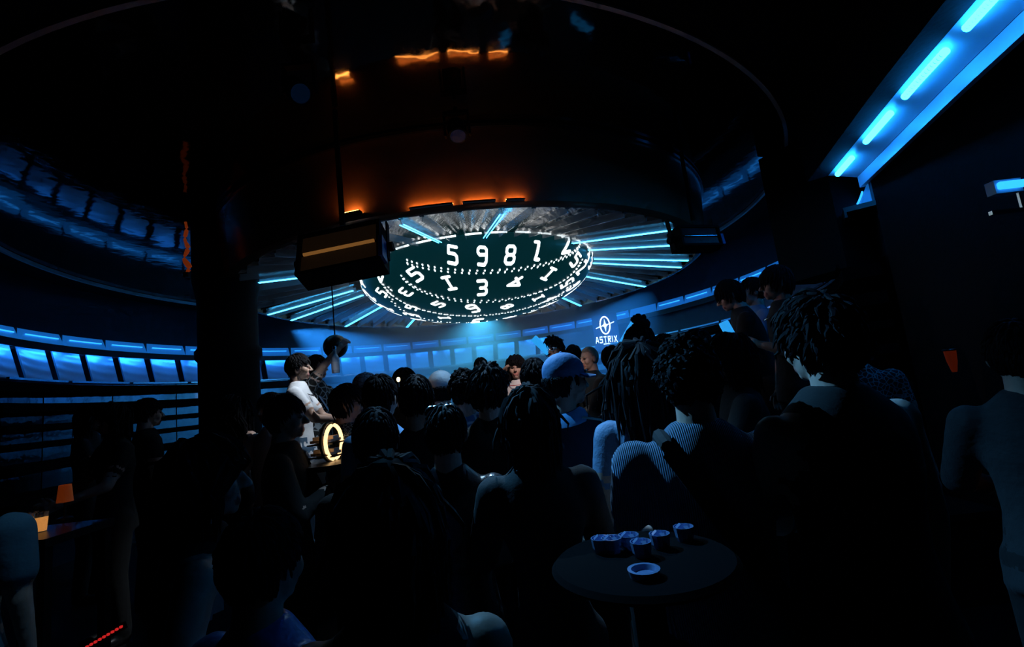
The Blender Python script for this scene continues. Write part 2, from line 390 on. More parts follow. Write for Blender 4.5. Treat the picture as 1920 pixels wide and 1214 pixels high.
def ell_point(th, la):
    p = Vector((LA * math.cos(la) * math.cos(th), LA * math.cos(la) * math.sin(th), -LH * math.sin(la)))
    nn = Vector((p.x / LA ** 2, p.y / LA ** 2, p.z / LH ** 2)).normalized(); return p, nn
def led_hit(px, py):
    r = ray(px, py); o = Vector((-LC[0], -LC[1], CZ - LZ)); s = Vector((1 / LA, 1 / LA, 1 / LH))
    rr = Vector([a * c for a, c in zip(r, s)]); oo = Vector([a * c for a, c in zip(o, s)])
    a = rr.dot(rr); bq = rr.dot(oo); cc = oo.dot(oo) - 1; D = bq * bq - a * cc
    if D < 0: return None
    p = o + r * ((-bq - math.sqrt(D)) / a)
    return math.atan2(p.y, p.x), math.asin(max(-1, min(1, -p.z / LH)))
def pix(P):
    P = Vector(P) - Vector((0, 0, CZ)); cp, sp = math.cos(PITCH), math.sin(PITCH)
    dd = P.y * cp + P.z * sp; y = (-P.y * sp + P.z * cp) / dd; x = P.x / dd; c, q = math.cos(ROLL), math.sin(ROLL)
    return Vector((W / 2 + F * (x * c - y * q), H / 2 - F * (x * q + y * c)))
LO = Vector((LC[0], LC[1], LZ))
AXIS = Vector((0, .08, 1)).normalized()          # the rows of print lean a little back from the door
def digit(ch, th, la, rot=0, tall=None):
    p, nn = ell_point(th, la); e = AXIS.cross(nn).normalized(); n_up = nn.cross(e).normalized()
    sx, sy = .074, .10
    if tall:                                     # letter heights differ from row to row
        sy = max(.07, min(.24, .5 * tall / (pix(LO + p + n_up * .01) - pix(LO + p - n_up * .01)).length * .02))
        sx = max(.06, min(.09, 11.5 / (pix(LO + p + e * .01) - pix(LO + p - e * .01)).length * .02))
    cr, sr = math.cos(rot), math.sin(rot)
    def fm(u, v):
        u, v = u * cr - v * sr, u * sr + v * cr
        q = p + e * u * sx + n_up * v * sy
        k = 1 / math.sqrt((q.x / LA) ** 2 + (q.y / LA) ** 2 + (q.z / LH) ** 2); q = q * k
        return q, Vector((q.x / LA ** 2, q.y / LA ** 2, q.z / LH ** 2)).normalized()
    b = MB(); strokes(b, GLY[ch], fm, .40, .006); b.obj('digit', led_white, led, False)
used = []
for ch, px, py, rot in (('5', 848, 478, -.25), ('9', 904, 480, -.12), ('8', 957, 478, 0), ('L', 1008, 470, .0), ('2', 1062, 456, .25),
        ('5', 778, 515, .2), ('1', 843, 531, 0), ('3', 904, 540, 0), ('4', 967, 531, 2.4), ('1', 1030, 514, -.1), ('5', 1080, 487, -.25),
        ('2', 707, 518, .4), ('3', 760, 548, 3.3), ('5', 822, 571, 0), ('9', 887, 579, 0), ('8', 951, 575, 0), ('1', 1010, 559, 0), ('5', 1064, 531, 3.0),
        ('5', 715, 549, 0), ('5', 771, 577, 0), ('1', 833, 596, 0), ('3', 894, 603, 0), ('4', 956, 595, .6), ('3', 1108, 494, 0)):
    h = led_hit(px, py)
    if h: digit(ch, h[0], h[1], rot, 33 if py < 500 and 800 < px < 1070 else 26 if py < 542 and 740 < px < 1090 else 17 if py < 580 and 740 < px < 1070 else 11); used.append(h)
rng = random.Random(3)
for la, nn_ in ((.12, 24), (.36, 23), (.62, 20), (.92, 14)):        # the sides away from the door carry on the same rows
    for k in range(nn_):
        th = 2 * math.pi * (k + .5) / nn_
        if all(((math.cos(th) - math.cos(u)) ** 2 + (math.sin(th) - math.sin(u)) ** 2) ** .5 > .17 or abs(la - v) > .2 for u, v in used) and not -2.6 < th - 2 * math.pi < -.55:
            digit(rng.choice('1234589'), th, la)
b = MB()
ROWS = (((781, 489), (816, 505), (848, 507), (885, 514), (902, 512), (952, 511), (1015, 496), (1060, 474), (1090, 458)),
        ((730, 518), (770, 535), (796, 546), (837, 555), (865, 561), (923, 561), (949, 557), (1002, 547), (1040, 530), (1073, 511), (1101, 491)),
        ((702, 531), (729, 546), (754, 560), (793, 576), (832, 586), (887, 593), (929, 590), (984, 580), (1032, 561), (1074, 535)),
        ((702, 541), (732, 562), (768, 580), (806, 592), (858, 602), (907, 603), (935, 600), (985, 588), (1050, 545), (1080, 525)))
for row in ROWS:                                  # each row is where a slightly leaning plane cuts the shell
    Q = []
    for px, py in row:
        h = led_hit(px, py)
        if h: q, _ = ell_point(*h); Q.append((q.x / LA, q.y / LA, q.z / LH))
    Q = np.array(Q); sol = np.linalg.lstsq(np.c_[Q[:, :2], np.ones(len(Q))], Q[:, 2], rcond=None)[0]
    nv = np.array([-sol[0], -sol[1], 1.0]); L_ = np.linalg.norm(nv); nv /= L_; dd = sol[2] / L_
    if abs(dd) > .98: continue
    e1 = np.cross(nv, [0, 1, 0]); e1 /= np.linalg.norm(e1); e2 = np.cross(nv, e1); rad = math.sqrt(1 - dd * dd)
    cnt = int(2 * math.pi * rad * LA / (.088 if row is not ROWS[3] else .15))
    for k in range(cnt):
        t = 2 * math.pi * k / cnt; q = nv * dd + (e1 * math.cos(t) + e2 * math.sin(t)) * rad
        if q[2] > -.03: continue
        p0 = Vector((q[0] * LA, q[1] * LA, q[2] * LH)); nrm = Vector((q[0] / LA, q[1] / LA, q[2] / LH)).normalized(); e = AXIS.cross(nrm).normalized(); u = nrm.cross(e)
        dv = pix(LO + p0); ch_ = row[0][1] + (row[-1][1] - row[0][1]) * (dv.x - row[0][0]) / (row[-1][0] - row[0][0])
        if dv.y < ch_ - 2 and nrm.dot(LO + p0 - Vector((0, 0, CZ))) < 0: continue
        gap = .026 if row is not ROWS[0] else .020
        for s_ in (-1, 1):
            p = p0 + u * s_ * gap + e * s_ * .008; ln = 1.7 if (k * 7 + s_) % 5 == 0 else 1.2
            V = [p + nrm * .006 + (e * math.cos(j * math.pi / 3) * .0115 + u * math.sin(j * math.pi / 3) * .0135 * ln) for j in range(6)] + [p - nrm * .004]
            b.add(V, [(0, 1, 2, 3, 4, 5)] + [(j, 6, (j + 1) % 6) for j in range(6)])
tag(b.obj('light_dots', led_white, led, False), kind='stuff')
b = MB()
for k in range(36):
    t0 = 2 * math.pi * k / 36; arcp = [(1.705 * math.cos(t0 + j * .028), 1.705 * math.sin(t0 + j * .028), .028) for j in range(5)]
    b.tube(arcp, [.011] * 5, 6)
tag(b.obj('rim_dashes', led_white, led), 'white light dashes along the top rim')

# ------------------------------------------------------------------ hanging fixtures
def strobe(label, px, py, depth, w_, h_, yaw, tilt, lit_, rollz=0):
    p = at(px, py, depth); t = thing('strobe_light', label, 'light', p)
    R = Matrix.Rotation(yaw, 3, 'Z') @ Matrix.Rotation(tilt, 3, 'X') @ Matrix.Rotation(rollz, 3, 'Y')
    t.rotation_euler = R.to_euler()
    b = MB(); b.box((0, .09, 0), (w_, .16, h_)); b.box((0, 0, h_ / 2 - .012), (w_, .05, .024)); b.box((0, 0, -h_ / 2 + .012), (w_, .05, .024)); b.box((-w_ / 2 + .012, 0, 0), (.024, .05, h_)); b.box((w_ / 2 - .012, 0, 0), (.024, .05, h_)); b.obj('housing', black, t)
    for s in (-1, 1):
        b = MB(); b.box((0, 0, s * h_ * .235), (w_ - .06, .012, h_ * .38)); b.obj('led_plate', plate_glow if lit_ else satin_black, t)
    b = MB(); b.tube([(-w_ / 2 + .045, -.008, 0), (w_ / 2 - .045, -.008, 0)], [.0125, .0125], 10); b.obj('tube', amber if lit_ else chrome, t)
    for s in (-1, 1):
        b = MB(); b.box((s * (w_ / 2 + .02), .09, .06), (.012, .05, .34)); b.tube([(s * (w_ / 2), .09, 0), (s * (w_ / 2 + .06), .09, 0)], [.035, .035], 14); b.obj('yoke', black, t)
    b = MB(); b.box((w_ / 2 + .005, .02, -h_ * .2), (.03, .1, h_ * .5)); b.obj('side_label', mat('blue side sticker', (.03, .12, .35), .5), t)
    b = MB(); b.tube([R.inverted() @ Vector((0, .1, .2)) , R.inverted() @ Vector((0, .1, .2 + max(.1, BZ - p.z - .2)))], [.02, .02], 10); b.obj('drop_pole', black, t)
    return t
strobe('big black strobe light with an amber tube hanging beside the number display', 636, 466, 3.25, .60, .36, math.radians(-4), math.radians(-22), True, math.radians(-5))
strobe('unlit black strobe light hanging to the right of the canopy', 1312, 443, 4.6, .48, .22, math.radians(18), math.radians(-8), False)

def added_spot(label, a, r, z, aim, color, power, cone, pos=None):  # added spotlights, put in to light haze, crowd and stage
    p = Vector(pos or (DC[0] + r * math.cos(a), DC[1] + r * math.sin(a), z)); t = thing('added_spot', label, 'added light', p)
    d = (Vector(aim) - p).normalized(); R = d.to_track_quat('-Z', 'Y').to_matrix()
    b = MB(); b.tube([R @ Vector((0, 0, .16)), R @ Vector((0, 0, .10)), R @ Vector((0, 0, 0))], [.05, .075, .075], 16); b.obj('head', black, t)
    b = MB(); b.tube([R @ Vector((0, 0, .002)), R @ Vector((0, 0, -.004))], [.06, .06], 16); b.obj('lens', mat('blue lens', (.003, .004, .008), .3, emit=color, power=.008), t)
    b = MB(); b.box((0, 0, .19), (.2, .05, .02)); b.box((-.095, 0, .1), (.015, .05, .2)); b.box((.095, 0, .1), (.015, .05, .2)); b.tube([(0, 0, .19), (0, 0, max(.2, BZ - p.z - .02))], [.015, .015], 8); b.obj('yoke', black, t)
    l = bpy.data.lights.new('beam', 'SPOT'); l.color = color; l.energy = power; l.spot_size = cone; l.spot_blend = .9; l.shadow_soft_size = .004
    o = bpy.data.objects.new('beam', l); C.objects.link(o); o.parent = t; o.location = d * .03; o.rotation_euler = d.to_track_quat('-Z', 'Y').to_euler()
    return t
BL = (.02, .28, 1.0); CY = (.06, .55, 1.0)
added_spot('added blue spotlight clamped to the left side of the drum', math.radians(165), 3.45, 3.3, (-1.6, 10.8, 1.5), BL, SPOT_W, 1.3)
added_spot('added blue spotlight clamped to the right side of the drum', math.radians(15), 3.45, 3.3, (.6, 11.0, 1.3), BL, SPOT_W, 1.3)
added_spot('added cyan spotlight hidden behind the number display', math.radians(92), 2.2, 3.33, (-1.0, 11.2, 1.0), CY, SPOT_W * .32, 2.2)
added_spot('added warm spotlight on the near ceiling, aimed at the stage', 0, 0, 0, (0.25, 4.8, 1.5), (1.0, .76, .68), 330, .38, (.5, 2.15, 3.6))
added_spot('added white spotlight inside the near lip of the drum', 0, 0, 0, (-2.05, 4.4, 1.65), (.8, .9, 1.0), 130, .62, tuple(at(704, 476, 4.4)))
added_spot('added blue spotlight on the ceiling above the left of the crowd', 0, 0, 0, (.45, 1.55, 1.4), (.12, .48, .95), 500, .72, (-1.15, 2.75, 3.6))
added_spot('added blue spotlight on the ceiling just before the drum', 0, 0, 0, (-.1, 2.7, 1.7), (.35, .65, 1.0), 330, .95, (-.25, 3.45, 3.6))
added_spot('added dim rosy spotlight inside the drum, aimed at the right platform', 0, 0, 0, (1.85, 3.85, 2.05), (1.0, .72, .75), 26, .5, tuple(at(686, 462, 4.15)))
added_spot('added pale spotlight on the ceiling near the left edge', 0, 0, 0, (-1.95, 1.9, 1.1), (.25, .6, 1.0), 40, .5, (-1.0, 1.7, 3.6))

# ------------------------------------------------------------------ amber strips added for the orange glow on the drum
am = thing('added_amber_strip', 'thin light strip added to put an amber glow on the near lip of the drum', 'light', (DC[0], DC[1], DZ))
for p0, p1 in (((770, 400), (850, 388)), ((868, 386), (930, 380)), ((950, 379), (985, 379))):
    q0 = at_z(*p0, DZ); q1 = at_z(*p1, DZ); a0 = math.atan2(q0.y - DC[1], q0.x - DC[0]); a1 = math.atan2(q1.y - DC[1], q1.x - DC[0])
    b = MB(); b.lathe((0, 0, 0), [(DR + .058, .026), (DR + .070, .026), (DR + .070, .032), (DR + .058, .032)], 10, a0, a1, 0, True); b.obj('strip', added_amber, am)
    b = MB(); b.lathe((0, 0, 0), [(DR + .042, .022), (DR + .078, .022), (DR + .078, .035), (DR + .075, .035), (DR + .075, .025), (DR + .042, .025)], 10, a0, a1, 0, True); b.obj('ledge', drum_mat, am)  # ledge added to hide the strip from below
pk = thing('added_amber_lamp', 'small amber lamp added for a glow on the drum above the big strobe light', 'light')  # added lamp, put in for an orange patch on the drum
q = at_z(640, 398, DZ + .02); a = math.atan2(q.y - DC[1], q.x - DC[0]); pk.location = (DC[0] + (DR + .06) * math.cos(a), DC[1] + (DR + .06) * math.sin(a), DZ + .06); pk.rotation_euler = (0, 0, a)
b = MB(); b.box((.02, 0, 0), (.05, .16, .03)); b.obj('housing', black, pk)
b = MB(); b.box((.02, 0, .018), (.03, .13, .008)); b.obj('lens', added_amber, pk)

# ------------------------------------------------------------------ sign on the wall
sp = at_cyl(1136, 622, RC, RR - .42)
sg = thing('wall_sign', 'white glowing sign with oval emblem reading ASTRIX on the blue wall', 'sign', sp)
sg.rotation_euler = frame_rot(Vector((-.25, -1, 0))).to_euler()
def flat(sx, sy, ox, oy, shear=0): return lambda u, v: (Vector((ox + u * sx + v * sy * shear, -.01, oy + v * sy)), Vector((0, -1, 0)))
ov = [(math.cos(k * math.pi / 12), math.sin(k * math.pi / 12)) for k in range(25)]
b = MB(); strokes(b, [[(x * .105, y * .195) for x, y in ov]], flat(1, 1, 0, .14), .028, .01); b.obj('emblem_ring', sign_white, sg, False)
b = MB(); star = [(0, .15), (.022, .04), (.06, 0), (.022, -.04), (0, -.15), (-.022, -.04), (-.06, 0), (-.022, .04)]
b.add([Vector((x, -.02, .14 + y)) for x, y in star] + [Vector((x, 0, .14 + y)) for x, y in star], [tuple(range(8)), tuple(range(15, 7, -1))] + [(k, 8 + k, 8 + (k + 1) % 8, (k + 1) % 8) for k in range(8)]); b.obj('emblem_star', sign_white, sg, False)
b = MB(); strokes(b, [[(-.20, -.045), (-.12, -.02), (0, 0), (.10, .02), (.20, .05)]], flat(1, 1, 0, .14), .02, .01); b.obj('emblem_swoosh', sign_white, sg, False)
for i, ch in enumerate('ASTRIX'):
    b = MB(); strokes(b, GLY[ch], flat(.034, .062, (-.215, -.125, -.035, .055, .12, .19)[i], -.17 - i * .004), .42, .008); b.obj('letter', sign_white, sg, False)
b = MB(); b.box((-.02, 0, -.275), (.13, .02, .022)); b.obj('small_text_line', sign_white, sg, False)
b = MB(); b.box((0, .05, 0), (.56, .04, .80)); b.box((0, .2, 0), (.06, .3, .06)); b.obj('backing_board', mat('sign board', (.006, .014, .035), .6), sg)

# ------------------------------------------------------------------ platforms
def platform(name, x0, x1, y0, y1, z, label):
    t = thing(name, label, 'platform', ((x0 + x1) / 2, (y0 + y1) / 2, 0))
    b = MB(); b.box((0, 0, z / 2 - .02), (x1 - x0, y1 - y0, z - .04)); b.obj('base', black, t)
    b = MB(); b.box((0, 0, z - .02), (x1 - x0 + .04, y1 - y0 + .04, .04)); b.obj('deck', floor_mat, t)
STAGE, LEFTP, RIGHTP = .30, .42, .55
platform('stage', -.75, 1.25, 3.95, 6.6, STAGE, 'low black stage under the display behind the crowd')
platform('riser', -2.6, -1.55, 4.22, 5.6, LEFTP, 'black riser carrying the man in the white tee')
platform('riser', 1.5, 2.9, 3.2, 4.9, RIGHTP, 'black riser under the three men at right')
# ------------------------------------------------------------------ people: templates
def remesh(mb, mats, voxel, smooth=3):
    """one closed skin over overlapping shapes; every face takes the material of the nearest source shape"""
    me = bpy.data.meshes.new('source'); me.from_pydata(mb.v, [], mb.f)
    ids = [0] * len(mb.v)
    for f, m in zip(mb.f, mb.m):
        for i in f: ids[i] = m
    bm = bmesh.new(); bm.from_mesh(me); bmesh.ops.recalc_face_normals(bm, faces=bm.faces); bm.to_mesh(me); bm.free()
    ob = bpy.data.objects.new('source', me); C.objects.link(ob)
    md = ob.modifiers.new('remesh', 'REMESH'); md.mode = 'VOXEL'; md.voxel_size = voxel; md.adaptivity = 0
    dg = bpy.context.evaluated_depsgraph_get(); out = bpy.data.meshes.new_from_object(ob.evaluated_get(dg))
    bpy.data.objects.remove(ob); bpy.data.meshes.remove(me)
    nv = len(out.vertices); co = np.empty(nv * 3); out.vertices.foreach_get('co', co); co = co.reshape(-1, 3)
    ed = np.empty(len(out.edges) * 2, int); out.edges.foreach_get('vertices', ed); ed = ed.reshape(-1, 2)
    deg = np.bincount(ed.ravel(), minlength=nv).astype(float)[:, None]
    for it in range(smooth):
        acc = np.zeros_like(co); np.add.at(acc, ed[:, 0], co[ed[:, 1]]); np.add.at(acc, ed[:, 1], co[ed[:, 0]])
        co = co * .45 + .55 * acc / np.maximum(deg, 1)
    kd = kdtree.KDTree(len(mb.v))
    for i, v in enumerate(mb.v): kd.insert(v, i)
    kd.balance()
    vm = [ids[kd.find(p)[1]] for p in co]
    faces = [tuple(p.vertices) for p in out.polygons]
    fm = []
    for f in faces:
        c = [vm[i] for i in f]; fm.append(max(set(c), key=c.count))
    bpy.data.meshes.remove(out)
    return co, faces, fm

SK, LP, EY, TOP, BOT, SH, HB = range(7)       # slots: skin, lips, eyes, top, bottom, shoes, brows
def head_template(fem):
    b = MB(); j = .90 if fem else 1.0
    b.ell((0, -.005, .02), (.076, .094, .098), SK, 20, 14)
    b.ell((0, .022, -.045), (.058 * j, .068, .073), SK, 18, 12)
    b.ell((0, .066, -.093), (.024 * j, .02, .019), SK, 12, 8)
    for s in (-1, 1):
        b.ell((s * .036, .055, -.03), (.028, .032, .034), SK, 12, 8)
        b.ell((s * .032, .0785, .001), (.0155, .011, .0095), EY, 12, 8)
        b.capsule((s * .018, .090, .021), (s * .048, .080, .023), .0045, .0035, 8, HB)
        b.ell((s * .078, -.008, -.008), (.012, .022, .034), SK, 12, 8)
        b.ell((s * .011, .100, -.036), (.009, .010, .008), SK, 8, 6)
        b.capsule((s * .018, .080, .014), (s * .045, .072, .016), .011, .010, 8, SK)
    b.capsule((0, .088, .01), (0, .113, -.032), .009, .0125, 10, SK)
    b.capsule((-.019, .084, -.066), (.019, .084, -.066), .0075, .0075, 8, LP); b.capsule((-.016, .083, -.077), (.016, .083, -.077), .0085, .0085, 8, LP)
    r = .044 if fem else .054
    b.capsule((0, -.018, -.05), (0, -.034, -.22), r, r + .012, 16, SK)
    return remesh(b, None, .0055, 2)
def hand_template(curl):
    """right hand, fingers along -Z from the wrist at the origin, palm facing -X... thumb towards +Y"""
    b = MB(); b.capsule((0, 0, .015), (0, 0, -.02), .024, .026, 10, SK)
    for y in (-.026, -.009, .009, .026): b.capsule((0, y * .7, -.015), (0, y, -.085), .013, .0115, 8, SK)
    for y, L, i in ((-.029, .060, 3), (-.010, .075, 2), (.010, .080, 1), (.029, .072, 0)):
        p = Vector((0, y, -.088)); a = .15 + curl * .35
        for sgm, q in ((.45, 1), (.32, .9), (.23, .8)):
            d = Vector((-math.sin(a), 0, -math.cos(a))); n_ = p + d * L * sgm; b.capsule(p, n_, .0092 * q, .0085 * q, 8, SK); p = n_; a += curl * .55
    p = Vector((-.008, .026, -.035)); d = Vector((-.25 - .3 * curl, .75, -.62)).normalized(); q = p + d * .042
    b.capsule(p, q, .0125, .0105, 8, SK); d2 = Vector((-.35 - .5 * curl, .3, -.85)).normalized(); b.capsule(q, q + d2 * .034, .0100, .0085, 8, SK)
    return remesh(b, None, .005, 1)
HEADS = {False: head_template(False), True: head_template(True)}
HANDS = {'open': hand_template(.12), 'rest': hand_template(.7), 'grip': hand_template(1.5)}

# ---- hair: locks combed over the scalp, one shared mesh for each style
def hair_mesh(style, m, seed):
    rg = random.Random(seed); b = MB(); sc_ = Vector((.081, .100, .106)); cen = Vector((0, -.008, .022))
    P = {'short': (320, .055, .3, .0075), 'messy': (340, .08, .15, .0085), 'curly': (420, .05, 0, .0105), 'bob': (330, .20, .9, .009), 'long': (360, .40, 1.0, .010),
         'buzz': (0, 0, 0, 0), 'capped': (240, .045, .3, .0075), 'fringe': (340, .10, .5, .008), 'bun': (300, .06, .3, .0075)}[style]
    n_, L, grav, r0 = P
    # cap over the scalp
    V = []; nn_, mm = 28, 14; k_ = 1.015 if style in ('buzz', 'capped') else 1.03
    zlow = -.03 if style in ('bob', 'long', 'curly', 'messy') else -.005
    Fs = []; idx = {}
    for i in range(mm + 1):
        la = math.pi * .78 * i / mm
        for k in range(nn_):
            t = 2 * math.pi * k / nn_; p = Vector((sc_.x * k_ * math.sin(la) * math.cos(t), sc_.y * k_ * math.sin(la) * math.sin(t), sc_.z * k_ * math.cos(la)))
            V.append(cen + p)
    def ok(p): return not (p.y > .02 and p.z < .062 + (p.y - .06) * .3) and not (p.y > -.03 and p.z < .005 and abs(p.x) > .06) and p.z > -.085
    for i in range(mm):
        for k in range(nn_):
            f = (i * nn_ + k, (i + 1) * nn_ + k, (i + 1) * nn_ + (k + 1) % nn_, i * nn_ + (k + 1) % nn_)
            if all(ok(V[j]) for j in f): Fs.append(f)
    b.add(V, Fs)
    crown = Vector((0.01, -.045, .12))
    for i in range(n_):
        for _ in range(30):
            z = rg.uniform(-.65, 1); t = rg.uniform(0, 2 * math.pi); q = math.sqrt(1 - z * z); p = cen + Vector((sc_.x * q * math.cos(t), sc_.y * q * math.sin(t), sc_.z * z))
            if ok(p) and (style != 'capped' or p.z < .02): break
        L_ = L * rg.uniform(.7, 1.2); pts = [p]; steps = 6; dirn = (p - crown); 
        for s_ in range(steps):
            nr = Vector(((p.x - cen.x) / sc_.x ** 2, (p.y - cen.y) / sc_.y ** 2, (p.z - cen.z) / sc_.z ** 2)).normalized()
            d = dirn - nr * dirn.dot(nr); d = d.normalized() if d.length > 1e-5 else Vector((0, 1, 0))
            d = d + nr * {'messy': .55, 'curly': .35}.get(style, .12) * (1 - s_ / steps) + Vector((rg.gauss(0, .25), rg.gauss(0, .25), rg.gauss(0, .2))) * {'curly': 2.4, 'messy': 1.5}.get(style, .6) + Vector((0, 0, -grav * s_ / steps * 2))
            if style in ('bob', 'long') and p.z < -.03: d = Vector((rg.gauss(0, .08), rg.gauss(0, .06) - .05, -1))
            p = p + d.normalized() * L_ / steps
            rel = p - cen; e_ = math.sqrt((rel.x / sc_.x) ** 2 + (rel.y / sc_.y) ** 2 + (rel.z / sc_.z) ** 2)
            if e_ < 1.05: p = cen + rel * (1.05 / max(e_, .2))
            if style in ('bob', 'long') and p.y > .05 and p.z < .03: p = Vector((p.x + math.copysign(.022, p.x), p.y - .03, p.z))
            pts.append(p)
        b.tube(pts, [r0 * .9, r0, r0, r0 * .85, r0 * .7, r0 * .5, r0 * .15], 6)
    if style == 'bun':
        for k in range(26):
            t = rg.uniform(0, 6.28); u = rg.uniform(0, 3.14); c0 = Vector((0, -.05, .145))
            pts = [c0 + Vector((math.cos(t + q * .5) * .045 * math.sin(u), math.sin(t + q * .5) * .045 * math.sin(u), .04 * math.cos(u + q * .2))) for q in range(6)]
            b.tube(pts, [.012, .015, .016, .015, .012, .005], 6)
    return b.mesh('hair', m)
HAIR = {}
def get_hair(style, m, v):
    k = (style, m.name, v)
    if k not in HAIR: HAIR[k] = hair_mesh(style, m, 11 + v * 5 + len(style))
    return HAIR[k]

def ik(a, t, l1, l2, pole):
    d = t - a; L = min(d.length, (l1 + l2) * .995); d = d.normalized(); t = a + d * L
    x = (l1 * l1 - l2 * l2 + L * L) / (2 * L); h = math.sqrt(max(l1 * l1 - x * x, 0)); pv = pole - d * pole.dot(d); pv = pv.normalized()
    return a + d * x + pv * h, t
ARMS = {'down': ((.27, .05, .80), 'rest', (.3, -1, 0)), 'front': ((.12, .34, 1.08), 'grip', (1, -.5, -1)), 'phone': ((.07, .36, 1.12), 'grip', (1, -.3, -1)),
        'up': ((.16, .22, 1.88), 'grip', (1, .3, -.2)), 'temple': ((.15, .10, 1.60), 'rest', (1, .3, -1)), 'chest': ((.06, .22, 1.22), 'rest', (1, -.2, -1)),
        'wide': ((.42, .22, 1.06), 'rest', (.6, -1, -.3)), 'hip': ((.25, .12, 1.0), 'rest', (1, -1, 0)), 'reach': ((.2, .5, 1.2), 'open', (1, -.3, -1))}
PCOUNT = [0]
def person(label, px, py, d, yaw, floor_z=0, top='black', sleeve='short', bottom='black', hair='short', hcol=None, arms=('down', 'down'), fem=False,
           head=(0, 0), lean=0, sk=None, group='people in the crowd', acc=(), collar=None, sit=False, bulk=1.0, tall=None):
    hc = at(px, py, d); k = (hc.z - floor_z) / 1.635
    if tall: k = tall / 1.75; floor_z = hc.z - 1.635 * k
    yaw = math.radians(yaw); sk = sk or skin; hcol = hcol or hair_black; PCOUNT[0] += 1
    lean = math.radians(lean); RL = Matrix.Rotation(-lean, 3, 'X'); piv = Vector((0, 0, .92))
    up = lambda p: piv + RL @ (Vector(p) - piv)
    b = MB(); sw = .90 if fem else 1.0; sw *= bulk
    prof = [(.79, .192, .148, TOP), (.86, .185, .14, TOP), (.95, .165, .122, TOP), (1.06, .148 if not fem else .128, .108, TOP), (1.16, .152 if not fem else .132, .110, TOP), (1.27, .172, .122 if not fem else .128, TOP), (1.36, .180, .115, TOP), (1.42, .165, .098, TOP), (1.46, .122, .085, TOP), (1.492, .084, .072, TOP), (1.512, .068, .066, TOP)]
    V = []; n_ = 20
    for z, rx, ry, _ in prof:
        for i in range(n_):
            t = 2 * math.pi * i / n_; V.append(up((rx * sw * math.cos(t), ry * bulk * math.sin(t) - .01, z)))
    M = len(prof); Fs = [(j * n_ + i, j * n_ + (i + 1) % n_, (j + 1) * n_ + (i + 1) % n_, (j + 1) * n_ + i) for j in range(M - 1) for i in range(n_)] + [tuple(range(n_ - 1, -1, -1)), tuple((M - 1) * n_ + i for i in range(n_))]
    b.add(V, Fs, TOP)
    for s in (-1, 1):                                             # legs
        hip = Vector((s * .09, 0, .88)); kn = Vector((s * .105, .02, .48)); an = Vector((s * .11, -.02, .09))
        if sit: kn = Vector((s * .13, .40, .80)); an = Vector((s * .13, .42, .36))
        b.capsule(hip, kn, .098, .072, 12, BOT); b.capsule(kn, an, .072, .056, 12, BOT)
        b.capsule(an + Vector((0, -.02, -.05)), an + Vector((s * .02, .15, -.055)), .04, .034, 10, SH)
    hands = []
    for s, arm in ((-1, arms[0]), (1, arms[1])):
        tg, hp, pole = ARMS[arm] if isinstance(arm, str) else arm
        sh = up((s * .178 * sw, -.005, 1.392)); el, wr = ik(sh, up((s * tg[0], tg[1], tg[2])), .285, .25, Vector((s * pole[0], pole[1], pole[2])))
        slv = {'long': 2, 'short': 1, 'none': 0}[sleeve]
        if slv == 0: b.ell(sh, (.058, .058, .058), SK, 12, 8)
        if slv >= 1:
            mid = sh.lerp(el, .62 if slv == 1 else 1.0); b.capsule(sh, mid, .070 * bulk, .062 * bulk, 12, TOP)
        b.capsule(sh if slv == 0 else sh.lerp(el, .62 if slv == 1 else 1.0), el, .052 if slv == 0 else .047, .043, 12, SK)
        if slv == 2: b.capsule(el, el.lerp(wr, .93), .056, .042, 12, TOP)
        b.capsule(el if slv < 2 else el.lerp(wr, .93), wr, .043 if slv < 2 else .029, .028, 12, SK)
        hands.append((s, el, wr, hp))
    co, fs, fm = remesh(b, None, .0135, 3)
    allv = [tuple(c) for c in co]; allf = list(fs); allm = list(fm)
    RH = Matrix.Rotation(math.radians(head[0]), 3, 'Z') @ Matrix.Rotation(math.radians(head[1]), 3, 'X')
    nb = Vector((0, -.03, 1.50)); hcen = Vector((0, .005, 1.635))
    def hx(p): return up(nb + RH @ (Vector(p) + hcen - nb))
    co, fs, fm = HEADS[fem]; o = len(allv); allv += [tuple(hx(c)) for c in co]; allf += [tuple(i + o for i in f) for f in fs]; allm += list(fm)
    for s, el, wr, hp in hands:
        d_ = (wr - el).normalized(); zz = -d_; side = Vector((s, 0, 0)); xx = (side - zz * side.dot(zz)); 
        if xx.length < .2: xx = Vector((0, -1, 0)) - zz * Vector((0, -1, 0)).dot(zz)
        xx.normalize(); yy = zz.cross(xx); R = Matrix((xx, yy, zz)).transposed()
        flip = 1 if yy.y > 0 or yy.z > .3 else -1
        co, fs, fm = HANDS[hp]; o = len(allv); allv += [tuple(wr + R @ Vector((c[0], c[1] * flip, c[2]))) for c in co]
        allf += [tuple((i + o for i in f)) if flip > 0 else tuple(i + o for i in reversed(f)) for f in fs]; allm += list(fm)
    me = bpy.data.meshes.new('body'); me.from_pydata(allv, [], allf)
    for m in (sk, lip, eye, cloth[top], cloth[bottom], shoe, hcol): me.materials.append(m)
    me.polygons.foreach_set('material_index', allm); me.polygons.foreach_set('use_smooth', [True] * len(allf)); me.update()
    Rz = Matrix.Rotation(yaw, 3, 'Z'); off = Rz @ (hx((0, 0, 0)) * k)
    t = thing('person', label, 'person', (hc.x - off.x, hc.y - off.y, floor_z), yaw, group); t.scale = (k, k, k)
    link('body', me, t)
    hm4 = Matrix.Translation(hx((0, 0, 0))) @ (RL @ RH).to_4x4()
    if hair: h_ = link('hair', get_hair(hair, hcol, PCOUNT[0] % 2), t); h_.matrix_local = hm4
